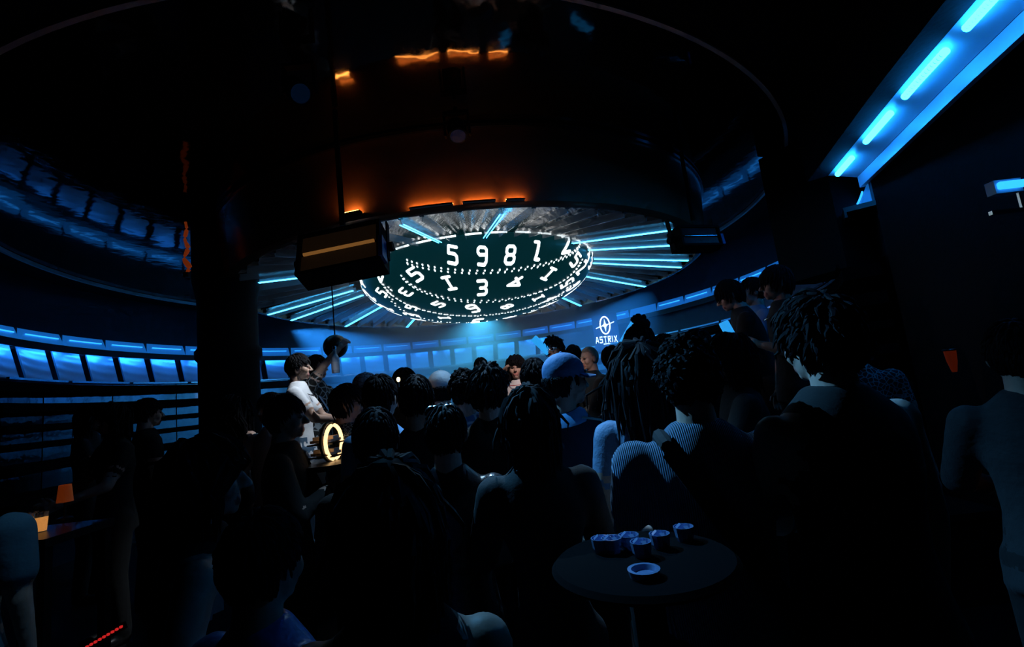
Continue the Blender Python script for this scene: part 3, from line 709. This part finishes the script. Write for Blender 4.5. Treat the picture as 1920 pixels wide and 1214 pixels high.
    P = {'t': t, 'hx': hx, 'up': up, 'hands': hands, 'hm': hm4, 'k': k}
    for a in acc: a(P)
    return P

# ---- accessories, parts of the person who wears them
def cap(m, spin=0, mesh_back=False):
    def f(P):
        b = MB(); prof = [(.083 * math.cos(a * math.pi / 16) + .004, .088 * math.sin(a * math.pi / 16) + .048) for a in range(0, 9)]; prof[-1] = (.002, .137)
        V = []; n_ = 24
        for r, z in [(.0855, .012), (.087, .035)] + prof:
            for i in range(n_): t = 2 * math.pi * i / n_; V.append((r * 1.0 * math.cos(t), r * 1.2 * math.sin(t) - .006, z))
        M = len(prof) + 2; b.add(V, [(j * n_ + i, j * n_ + (i + 1) % n_, (j + 1) * n_ + (i + 1) % n_, (j + 1) * n_ + i) for j in range(M - 1) for i in range(n_)])
        o = b.obj('cap', m, P['t']); o.matrix_local = P['hm'] @ Matrix.Rotation(spin, 4, 'Z')
        b = MB(); V = []
        for z in (.030, .024):
            for r in (0, 1):
                for i in range(13):
                    t = math.pi * (.12 + .76 * i / 12); x = .084 * math.cos(t); y = .095 * math.sin(t)
                    V.append((x * (1 + .12 * r), y + r * .065 * math.sin(t) ** .5, z - .012 * r - .010 * r * abs(math.cos(t))))
        b.add(V, [(i, i + 1, 14 + i, 13 + i) for i in range(12)] + [(26 + i, 39 + i, 40 + i, 27 + i) for i in range(12)] + [(13 + i, 14 + i, 40 + i, 39 + i) for i in range(12)])
        o2 = b.obj('cap_brim', m, o)
        b = MB(); b.ell((0, -.006, .137), (.008, .008, .005)); b.obj('cap_button', m, o)
    return f
def glasses(m):
    def f(P):
        b = MB()
        for s in (-1, 1):
            b.tube([(s * .033 + .024 * math.cos(q * math.pi / 6), .108, .0 + .018 * math.sin(q * math.pi / 6)) for q in range(13)], .0028, 6)
            b.tube([(s * .057, .106, .006), (s * .082, .06, .006), (s * .088, -.01, .0)], .0025, 6)
        b.tube([(-.009, .112, .004), (.009, .112, .004)], .0025, 6)
        o = b.obj('glasses', m, P['t']); o.matrix_local = P['hm']
    return f
def necklace(m, drop=.09):
    def f(P):
        pts = [P['up']((.085 * math.sin(q * math.pi / 9), (.075 + .05 * (1 - math.cos(q * math.pi / 9)) / 2 if False else -.06 + .19 * (1 - math.cos(q * 2 * math.pi / 18)) / 2), 1.47 - (drop) * (1 - math.cos(q * 2 * math.pi / 18)) / 2)) for q in range(0, 19)]
        b = MB(); b.tube(pts, .0035, 6); b.obj('necklace', m, P['t'])
    return f
def strap(m):
    def f(P):
        b = MB(); pts = []
        for q in range(13):
            u = q / 12; ang = math.pi * (.0 + u)
            pts.append(P['up']((-.115 + .29 * u, -.118 - .025 * math.sin(ang), 1.452 - .52 * u)))
        V = []; 
        for p in pts:
            for dx, dz in ((-.018, -.028), (.018, .028)):
                for dy in (0, -.012): V.append(p + Vector((dx, dy, dz)))
        Fs = []
        for i in range(12):
            o = i * 4
            for a_, c_ in ((0, 1), (1, 3), (3, 2), (2, 0)): Fs.append((o + a_, o + c_, o + 4 + c_, o + 4 + a_))
        b.add(V, Fs); b.tube([P['up']((-.115, -.118, 1.452)), P['up']((-.12, -.04, 1.476)), P['up']((-.11, .08, 1.43))], [.02, .022, .02], 8); b.obj('bag_strap', m, P['t'])
    return f
def collar_part(m):
    def f(P):
        b = MB(); n_ = 20; V = []
        for r, z in ((.085, 1.455), (.078, 1.50), (.100, 1.485), (.118, 1.44)):
            for i in range(n_): t = 2 * math.pi * i / n_; V.append(P['up']((r * 1.05 * math.cos(t), r * .95 * math.sin(t) - .02, z + .012 * math.cos(2 * t))))
        b.add(V, [(j * n_ + i, j * n_ + (i + 1) % n_, (j + 1) * n_ + (i + 1) % n_, (j + 1) * n_ + i) for j in range(3) for i in range(n_)]); b.obj('collar', m, P['t'])
    return f
def piping(m):
    def f(P):
        b = MB()
        for s in (-1, 1): b.tube([P['up']((s * .09, -.085, 1.465)), P['up']((s * .17, -.075, 1.445)), P['up']((s * .225, -.05, 1.40)), P['up']((s * .26, -.03, 1.30))], .006, 6)
        b.obj('piping', m, P['t'])
    return f
def bracelet(m, side=0):
    def f(P):
        s, el, wr, hp = P['hands'][side]; d_ = (wr - el).normalized(); a_ = d_.orthogonal().normalized(); c_ = d_.cross(a_); b = MB()
        for q in (.0, .018): b.tube([wr - d_ * (.02 + q) + (a_ * math.cos(j * math.pi / 6) + c_ * math.sin(j * math.pi / 6)) * .034 for j in range(13)], .004, 6)
        b.obj('bracelet', m, P['t'])
    return f
silver = mat('silver', (.7, .72, .75), .2, metal=1)
frame_black = mat('black spectacle frame', (.01, .01, .01), .3)
cap_white = mat('washed white cap cotton', (.75, .8, .84), .85, bump=(16, .5))
cap_blue = mat('blue cap cotton', (.07, .17, .34), .8, bump=(20, .3))
bandana = mat('white patterned bandana', (.4, .42, .45), .85, voro=(30, (.05, .06, .08)))
G = 'people in the crowd'

# ------------------------------------------------------------------ people, front to back
person('woman with reddish brown hair at the bottom centre, white strap on her neck', 733, 985, .86, 8, top='black', sleeve='none', hair='bob', hcol=hair_brown, fem=True, acc=[necklace(cloth['white'], .01)])
person('person in a grey teal tee cut off by the left edge', -92, 905, 1.95, 20, top='teal', bottom='black', arms=('down', 'down'), bulk=1.2)
person('dark haired woman in profile facing right, pale bare arm, left foreground', 385, 900, 1.32, -62, top='black', sleeve='none', hair='bob', fem=True, arms=('hip', 'hip'))
person('person in a shiny royal blue shirt left of the brown haired woman', 495, 1055, 1.05, -20, top='satin', sleeve='long', hair='short', arms=('front', 'down'))
person('broad man in black in the dark at right, bent pale elbow', 1535, 640, 1.42, 12, top='black', sleeve='none', hair='messy', arms=('chest', 'down'), bulk=1.15)
person('man in a light blue ribbed knit shirt with a bag strap across his back', 1290, 712, 1.5, -6, top='knit', sleeve='short', hair='curly', arms=('front', 'front'), acc=[strap(cloth['black'])], bulk=1.12)
person('long haired woman in black silhouetted in the middle of the crowd', 995, 790, 1.68, 4, top='black', sleeve='long', hair='bob', fem=True, arms=('front', 'front'))
person('man in black seen from behind, left of centre, blocking the glowing ring table', 706, 828, 1.8, 8, top='black', sleeve='long', hair='short', arms=('front', 'front'))
person('man in a glossy black jacket with silver glasses pushed up on his head', 838, 815, 1.92, -4, top='gloss', sleeve='long', hair='short', arms=('front', 'front'))
person('woman with long black hair and a pale blue sweater beside the knit shirt man', 1202, 700, 2.0, -10, top='sweater', sleeve='short', hair='long', fem=True, arms=('down', 'down'), acc=[bracelet(silver, 0)])
person('man in a blue cap and dark denim shirt seen from behind', 1060, 715, 2.3, -10, top='navy', sleeve='long', hair='capped', head=(-58, 0), arms=('front', 'front'), acc=[cap(cap_blue, 0), piping(mat('reflective piping', (.3, .5, .5), .5)), collar_part(cloth['collar'])], bulk=1.08)
person('man with short rim lit hair right of the sparkler', 782, 752, 2.5, 0, top='black', hair='short', arms=('down', 'down'))
person('man with bushy black hair left of the woman in the white top', 916, 733, 2.5, -5, top='black', sleeve='long', hair='messy', arms=('down', 'down'))
person('black haired face in profile facing left, behind the knit shirt man', 1370, 672, 2.55, 75, top='black', hair='bob', arms=('front', 'down'), fem=True)
person('man with an ear showing and a bright blue shirt collar', 715, 748, 2.7, -14, top='collar', sleeve='short', hair='short', arms=('down', 'down'))
person('man in black in profile facing right, left of the ring table', 537, 785, 2.7, -78, top='black', sleeve='long', hair='short', arms=('chest', 'chest'))
person('person with a high bun seen from behind left of the right platform', 1200, 652, 3.1, 6, top='black', hair='bun', arms=('front', 'front'))
person('man with curly hair in a blue shirt with white print', 872, 735, 3.0, 4, top='shark', hair='curly', arms=('front', 'down'))
person('short haired person right in front of the woman in the white top', 1003, 712, 3.1, 0, top='grey', hair='short', arms=('down', 'down'), fem=True)
person('bearded person in a patterned shirt in the dark behind the broad man', 1592, 645, 3.1, 150, top='floral', hair='short', arms=('down', 'front'))
person('man with glasses in a patterned shirt facing the ring table', 652, 757, 3.3, -72, top='floral', hair='fringe', arms=('front', 'front'), acc=[glasses(frame_black)])
person('man in a washed white cap seen from behind', 828, 732, 3.4, 0, top='black', hair='capped', arms=('front', 'down'), acc=[cap(cap_white, 0)])
person('person in a white patterned bandana behind the man with glasses', 688, 732, 3.95, -40, top='print', hair='capped', arms=('down', 'down'), acc=[cap(bandana, 0)])
person('dark head just below the sparkler', 760, 726, 3.6, 0, top='black', hair='short', arms=('down', 'down'))
person('young man on the right platform leaning forward in profile, nearest the blue cove', 1367, 550, 4.0, 72, RIGHTP, top='black', hair='fringe', arms=('front', 'chest'), lean=10, head=(0, -8))
person('man in a pale blue tee in the middle of the three on the right platform', 1410, 548, 4.55, 80, RIGHTP, top='sweater', hair='short', arms=('front', 'down'))
person('tallest of the three men on the right platform, in black', 1455, 532, 3.4, 78, RIGHTP, top='black', hair='fringe', arms=('chest', 'down'), sk=skin_tan, acc=[necklace(silver)])
person('person in a white open shirt behind the man in black profile', 507, 768, 4.0, 160, top='white', sleeve='long', hair='short', arms=('down', 'front'))
person('man with a fringe bending his face down under the sign', 1147, 668, 4.15, 150, STAGE, top='black', sleeve='long', hair='fringe', arms=('front', 'front'), head=(0, -22), lean=8, acc=[necklace(silver, .12)])
person('standing man in a white tee holding a phone, facing right', 560, 690, 4.4, -78, LEFTP, top='white', bottom='jeans', hair='short', arms=('phone', 'phone'), sk=skin_tan, acc=[necklace(frame_black, .11)])
person('woman in a black tank top in front of the pillar', 437, 772, 4.6, 170, top='black', sleeve='none', hair='long', fem=True, arms=('down', 'chest'))
person('woman in a white top with a fringe, hand raised to her temple', 967, 690, 4.8, 176, STAGE, top='white', sleeve='none', hair='bob', fem=True, arms=('hip', 'temple'), acc=[necklace(mat('red cord', (.4, .03, .04), .6), .02)])
person('man with glasses and dark hair standing highest on the stage', 1038, 656, 5.15, 150, STAGE, top='black', hair='messy', arms=('front', 'down'), acc=[glasses(silver)])
person('man with cropped blond hair and a dark jacket, looking left', 1105, 673, 4.8, 115, STAGE, top='green', sleeve='long', hair='buzz', hcol=hair_blond, arms=('front', 'down'))
person('man in a black tee with a pale swirl print raising a bottle', 594, 690, 4.95, -100, LEFTP, top='print', hair='short', arms=('down', ((.05, .30, 1.80), 'grip', (1, -.2, -.4))))
person('dark figure behind the man with glasses on the stage', 1075, 668, 5.7, 20, STAGE, top='black', hair='short', arms=('front', 'front'))
person('pink lit face far behind the crowd near the far wall', 902, 690, 6.0, 165, STAGE, top='black', hair='short', arms=('front', 'front'), tall=1.7)
person('long haired guest on the far left, leftmost before the blue panels', 170, 785, 5.2, -70, top='black', hair='bob', fem=True, arms=('front', 'front'))
person('second of the far left pair, turned towards the camera', 212, 787, 4.1, 150, top='black', hair='bob', fem=True, arms=('front', 'front'))
person('short haired guest between the far left pair and the pillar', 278, 776, 4.6, -40, top='black', hair='short', arms=('front', 'down'))
person('head in the dark right of the woman with the bun', 1247, 662, 3.7, 10, top='black', hair='short', arms=('down', 'down'))
person('head in the dark in front of the right platform', 1310, 660, 3.0, -15, top='black', hair='short', arms=('down', 'down'))
person('person in a dim charcoal jacket at the far right edge', 1905, 665, 1.75, -35, top='grey', sleeve='long', hair='short', arms=('front', 'front'))
# ------------------------------------------------------------------ props
def glow_stick(label, pa, pb, depth, r):
    a = at(*pa, depth); c = at(*pb, depth); t = thing('glow_stick', label, 'light', a); d = c - a
    b = MB(); b.tube([(0, 0, 0), d * .06, d * .94, d], [r * .92, r, r, r * .92], 16); b.obj('tube', glow_blue, t)
    b = MB(); b.tube([d * -.10, d * .0], [r * .8, r * .8], 12); b.obj('grip', satin_black, t)
glow_stick('bright blue foam light stick raised above the man with glasses on the stage', (1030, 662), (1000, 634), 5.1, .040)
glow_stick('blue foam light stick raised beside the ASTRIX sign', (1163, 652), (1189, 606), 5.0, .040)
glow_stick('blue foam light stick in front of the right platform', (1376, 640), (1356, 604), 3.4, .034)

# bottle, phone
def lathe_thing(name, label, cat_, p, parts, group=None):
    t = thing(name, label, cat_, p, 0, group)
    for nm, prof, m in parts: b = MB(); b.lathe((0, 0, 0), prof, 20); b.obj(nm, m, t)
    return t
bt = lathe_thing('bottle', 'clear liquor bottle held up by the man in the swirl print tee', 'bottle', at(630, 700, 4.75), [
    ('body', [(.001, 0), (.038, 0), (.04, .01), (.04, .14), (.03, .17), (.016, .19), (.016, .24)], mat('bottle glass', (.35, .45, .6), .1, spec=.8)), ('cap', [(.018, .235), (.018, .27), (.001, .27)], silver), ('paper_label', [(.0405, .03), (.0405, .11)], mat('bottle label', (.5, .55, .65), .6))])
ph = thing('phone', 'dark smartphone held by the man in the white tee', 'phone', at(607, 757, 4.2), math.radians(-80))
b = MB(); b.box((0, 0, 0), (.075, .009, .15), Matrix.Rotation(.5, 3, 'X')); b.obj('body', satin_black, ph)
sg2 = thing('sunglasses', 'silver glasses resting on top of the head of the jacket man', 'glasses', at(826, 772, 1.88), math.radians(-10))
b = MB()
for s in (-1, 1):
    b.tube([(s * .034 + .029 * math.cos(q * math.pi / 8), .01 * math.sin(q * math.pi / 8), .024 * math.sin(q * math.pi / 8)) for q in range(17)], .0035, 6)
b.tube([(-.006, 0, .006), (.006, 0, .006)], .003, 6); b.obj('frame', silver, sg2)
b = MB()
for s in (-1, 1): b.ell((s * .034, 0, 0), (.027, .003, .022), 0, 14, 6)
b.obj('lens', mat('dark lens', (.02, .03, .035), .08, spec=.9), sg2)

# sparkler and its spark
sk_ = thing('sparkler', 'small warm sparkler burning above a dark head', 'sparkler', at(747, 712, 3.3))
b = MB(); b.tube([(0, 0, -.16), (0, 0, -.01)], .003, 6); b.obj('stick', silver, sk_)
b = MB(); b.ell((0, 0, 0), (.012, .012, .016), 0, 10, 6); b.obj('spark', mat('spark', (1, .8, .5), .5, emit=(1.0, .62, .28), power=14), sk_)

# glowing ring bottle presenter on its small table
rp_ = at(628, 864, 2.95)
tb = thing('side_table', 'small black table carrying the glowing ring', 'table', (rp_.x, rp_.y, 0))
b = MB(); b.lathe((0, 0, rp_.z - .03), [(.001, 0), (.26, 0), (.26, .03), (.001, .03)], 32); b.obj('top', satin_black, tb)
b = MB(); b.lathe((0, 0, 0), [(.001, 0), (.2, 0), (.2, .02), (.04, .04), (.04, rp_.z - .02)], 24); b.obj('base', black, tb)
rg_ = thing('ring_presenter', 'upright glowing warm ring with two lit shelves on the small table', 'light', (rp_.x, rp_.y, rp_.z), math.radians(84))
ct = [(0.1 * math.cos(q * math.pi / 16), 0, .11 + .1 * math.sin(q * math.pi / 16)) for q in range(33)]
b = MB(); b.tube(ct, .011, 10); b.obj('light_ring', warm_ring, rg_)
b = MB(); b.tube([(x * 1.13, .022, (z - .11) * 1.13 + .11 + .006) for x, _, z in ct], .010, 8); b.obj('outer_hoop', satin_black, rg_)
paper = mat('banded paper bundles', (.75, .6, .5), .8, bump=(40, .4))
for z, w_ in ((.105, .15), (.03, .14)):
    b = MB(); b.box((0, .05, z), (w_, .16, .008)); sh_ = b.obj('shelf', satin_black, rg_)
    for q in range(3): 
        b = MB(); b.box((-.04 + q * .04, .05, z + .018 + .012 * (q % 2)), (.07, .13, .016 + .012 * (q % 2)), Matrix.Rotation(.3 * (q - 1), 3, 'Z')); b.obj('bundle', paper, sh_)

# round black globe over the left riser
gl = thing('hanging_globe', 'round black globe lamp hanging behind the raised bottle', 'lamp', at(629, 650, 5.6))
b = MB(); b.ell((0, 0, 0), (.14, .14, .14), 0, 24, 16); b.obj('globe', satin_black, gl)
b = MB(); b.tube([(0, 0, .13), (0, 0, BZ - gl.location.z)], .008, 6); b.obj('cord', black, gl)

# table with glasses in the right foreground
tp = at(1215, 1062, 1.12)
tt = thing('cocktail_table', 'dark round table with glasses at the bottom, right of centre', 'table', (tp.x, tp.y + .05, 0))
b = MB(); b.lathe((0, 0, tp.z - .02), [(.001, 0), (.2, 0), (.21, .01), (.2, .02), (.001, .02)], 40); b.obj('top', mat('black table top', (.0015, .0015, .002), .9, spec=.05), tt)
b = MB(); b.lathe((0, 0, 0), [(.001, 0), (.18, 0), (.18, .02), (.035, .05), (.035, tp.z - .02)], 24); b.obj('base', black, tt)
gprof = [(.001, 0), (.018, 0), (.022, .01), (.025, .034), (.023, .034), (.020, .013), (.001, .01)]
cut_glass = mat('cut glass', (.25, .35, .6), .08, spec=1.0, metal=.4)
gm = MB(); gm.lathe((0, 0, 0), gprof, 12); gme = gm.mesh('tumbler_body', cut_glass, False)
im = MB(); im.box((0.004, 0, .022), (.016, .016, .016), Matrix.Rotation(.5, 3, 'X')); im.box((-.007, .004, .030), (.014, .014, .014), Matrix.Rotation(.9, 3, 'Y')); ime = im.mesh('ice', cut_glass, False)
spots = ((1130, 1036), (1150, 1036), (1182, 1030), (1205, 1044), (1240, 1028), (1285, 1014))
names = ('at the left end', 'second from the left end', 'third from the left end', 'nearest the ashtray', 'fifth from the left end', 'at the right end')
for (px, py), nm in zip(spots, names):
    q = at_z(px, py, tp.z); g = thing('tumbler', 'cut glass tumbler glinting blue on the dark round table, ' + nm, 'glass', q, 0, 'tumblers on the dark round table'); link('glass_body', gme, g); link('ice', ime, g)
q = at_z(1209, 1082, tp.z); lathe_thing('ashtray', 'small round glass ashtray at the front of the dark round table', 'ashtray', q, [('bowl', [(.001, 0), (.03, 0), (.034, .016), (.026, .016), (.022, .006), (.001, .006)], cut_glass)])

# amber lit table at the far left
ap = at(66, 1000, 2.6)
ta = thing('lounge_table', 'low dark table with amber drinks at the left edge', 'table', (ap.x, ap.y, 0))
b = MB(); b.box((0, 0, ap.z - .02), (.5, .4, .04)); b.obj('top', satin_black, ta)
for sx in (-1, 1):
    for sy in (-1, 1): b = MB(); b.box((sx * .22, sy * .17, (ap.z - .04) / 2), (.04, .04, ap.z - .04)); b.obj('leg', black, ta)
for px, nm in ((57, 'nearer the left edge'), (77, 'further from the left edge')):
    q = at_z(px, 998, ap.z); lathe_thing('drink_glass', 'tall glass of glowing amber drink, ' + nm, 'glass', q, [('glass_body', [(.001, 0), (.022, 0), (.03, .10)], glass), ('drink', [(.001, .005), (.020, .005), (.026, .075), (.001, .075)], orange_glass)], 'amber drinks at the left edge')
lm = lathe_thing('table_lamp', 'small orange table lamp behind the amber drinks', 'lamp', at_z(84, 985, ap.z) + Vector((0, .12, 0)), [('base', [(.001, 0), (.04, 0), (.04, .01), (.006, .02), (.006, .10)], satin_black), ('shade', [(.03, .20), (.04, .10)], mat('orange shade', (.8, .3, .05), .6, emit=(1, .14, .02), power=.06))])
# red strip, red lamp, beaded orange lamp
rs_ = thing('floor_strip', 'thin red led strip on the floor edge at the bottom left', 'light', at(195, 1195, 1.5))
b = MB()
for q in range(9): b.box((-.05 + q * .0125, 0, .022 * (-.05 + q * .0125) / .05), (.006, .006, .006))
b.obj('leds', mat('red led', (.3, .01, .01), .4, emit=(1, .03, .03), power=.5), rs_, False)
b = MB(); b.box((0, .01, 0), (.12, .008, .02), Matrix.Rotation(-.4, 3, 'Y')); b.obj('channel', black, rs_)
rl = lathe_thing('wall_lamp', 'dim red glass lamp on the right wall', 'lamp', at(1790, 698, 2.3), [('shade', [(.010, 0), (.02, .05), (.024, .10)], red_glass), ('rim', [(.024, .10), (.03, .105), (.024, .11)], satin_black)])
ol = thing('beaded_lamp', 'small beaded orange lamp at the right edge', 'lamp', at(1893, 915, 1.9))
b = MB()
for q in range(7):
    for j in range(6): b.ell((.012 * math.cos(j * 1.05 + q), .012 * math.sin(j * 1.05 + q), .014 * q), (.006, .006, .006), 0, 6, 4)
b.obj('beads', mat('orange bead', (.6, .2, .05), .3, emit=(1, .3, .06), power=.18), ol); b = MB(); b.tube([(0, 0, -.02), (0, 0, .11)], .006, 6); b.obj('stem', satin_black, ol)
fl = thing('orange_reflection', 'dim wavy tube imitating an orange reflection in front of the pillar', 'lamp', at(350, 512, 4.7))  # added glowing tube, stands in for an orange reflection on the gloss
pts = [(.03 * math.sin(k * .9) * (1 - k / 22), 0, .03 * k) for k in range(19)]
b = MB(); b.tube(pts, [.012 + .018 * abs(math.sin(k * .55)) * (1 - k / 24) for k in range(19)], 10); b.obj('glint', mat('painted orange reflection', (.3, .06, .02), .3, emit=(1.0, .13, .02), power=.10), fl)
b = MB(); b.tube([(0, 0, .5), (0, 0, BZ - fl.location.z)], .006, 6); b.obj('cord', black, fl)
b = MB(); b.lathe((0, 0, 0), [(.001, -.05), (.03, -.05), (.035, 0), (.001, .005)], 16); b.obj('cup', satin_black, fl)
# ------------------------------------------------------------------ haze in the round room
hm = bpy.data.materials.new('thin stage haze'); hm.use_nodes = True
nt = hm.node_tree; nt.nodes.remove(nt.nodes['Principled BSDF'])
vsn = nt.nodes.new('ShaderNodeVolumeScatter'); vsn.inputs['Density'].default_value = HAZE; vsn.inputs['Anisotropy'].default_value = .35
vsn.inputs['Color'].default_value = (.85, .95, 1, 1)
tcn = nt.nodes.new('ShaderNodeTexCoord'); mpn = nt.nodes.new('ShaderNodeMapping'); grn = nt.nodes.new('ShaderNodeTexGradient'); grn.gradient_type = 'SPHERICAL'; mun = nt.nodes.new('ShaderNodeMath'); mun.operation = 'MULTIPLY'
mpn.vector_type = 'TEXTURE'; mpn.inputs['Location'].default_value = (-.95, 9.7, 1.7); mpn.inputs['Scale'].default_value = (4.0, 4.0, 4.0)
nt.links.new(tcn.outputs['Object'], mpn.inputs['Vector']); nt.links.new(mpn.outputs[0], grn.inputs['Vector']); nt.links.new(grn.outputs['Fac'], mun.inputs[0]); mun.inputs[1].default_value = HAZE * 1.8; nt.links.new(mun.outputs[0], vsn.inputs['Density'])
nt.links.new(vsn.outputs[0], nt.nodes['Material Output'].inputs['Volume'])
b = MB(); b.lathe((-1.0, 8.25, 0), [(.001, .02), (3.9, .02), (3.9, DZ - .1), (.001, DZ - .1)], 48)
hz = tag(b.obj('haze', hm), 'thin blue stage haze filling the round room', 'haze', kind='stuff')
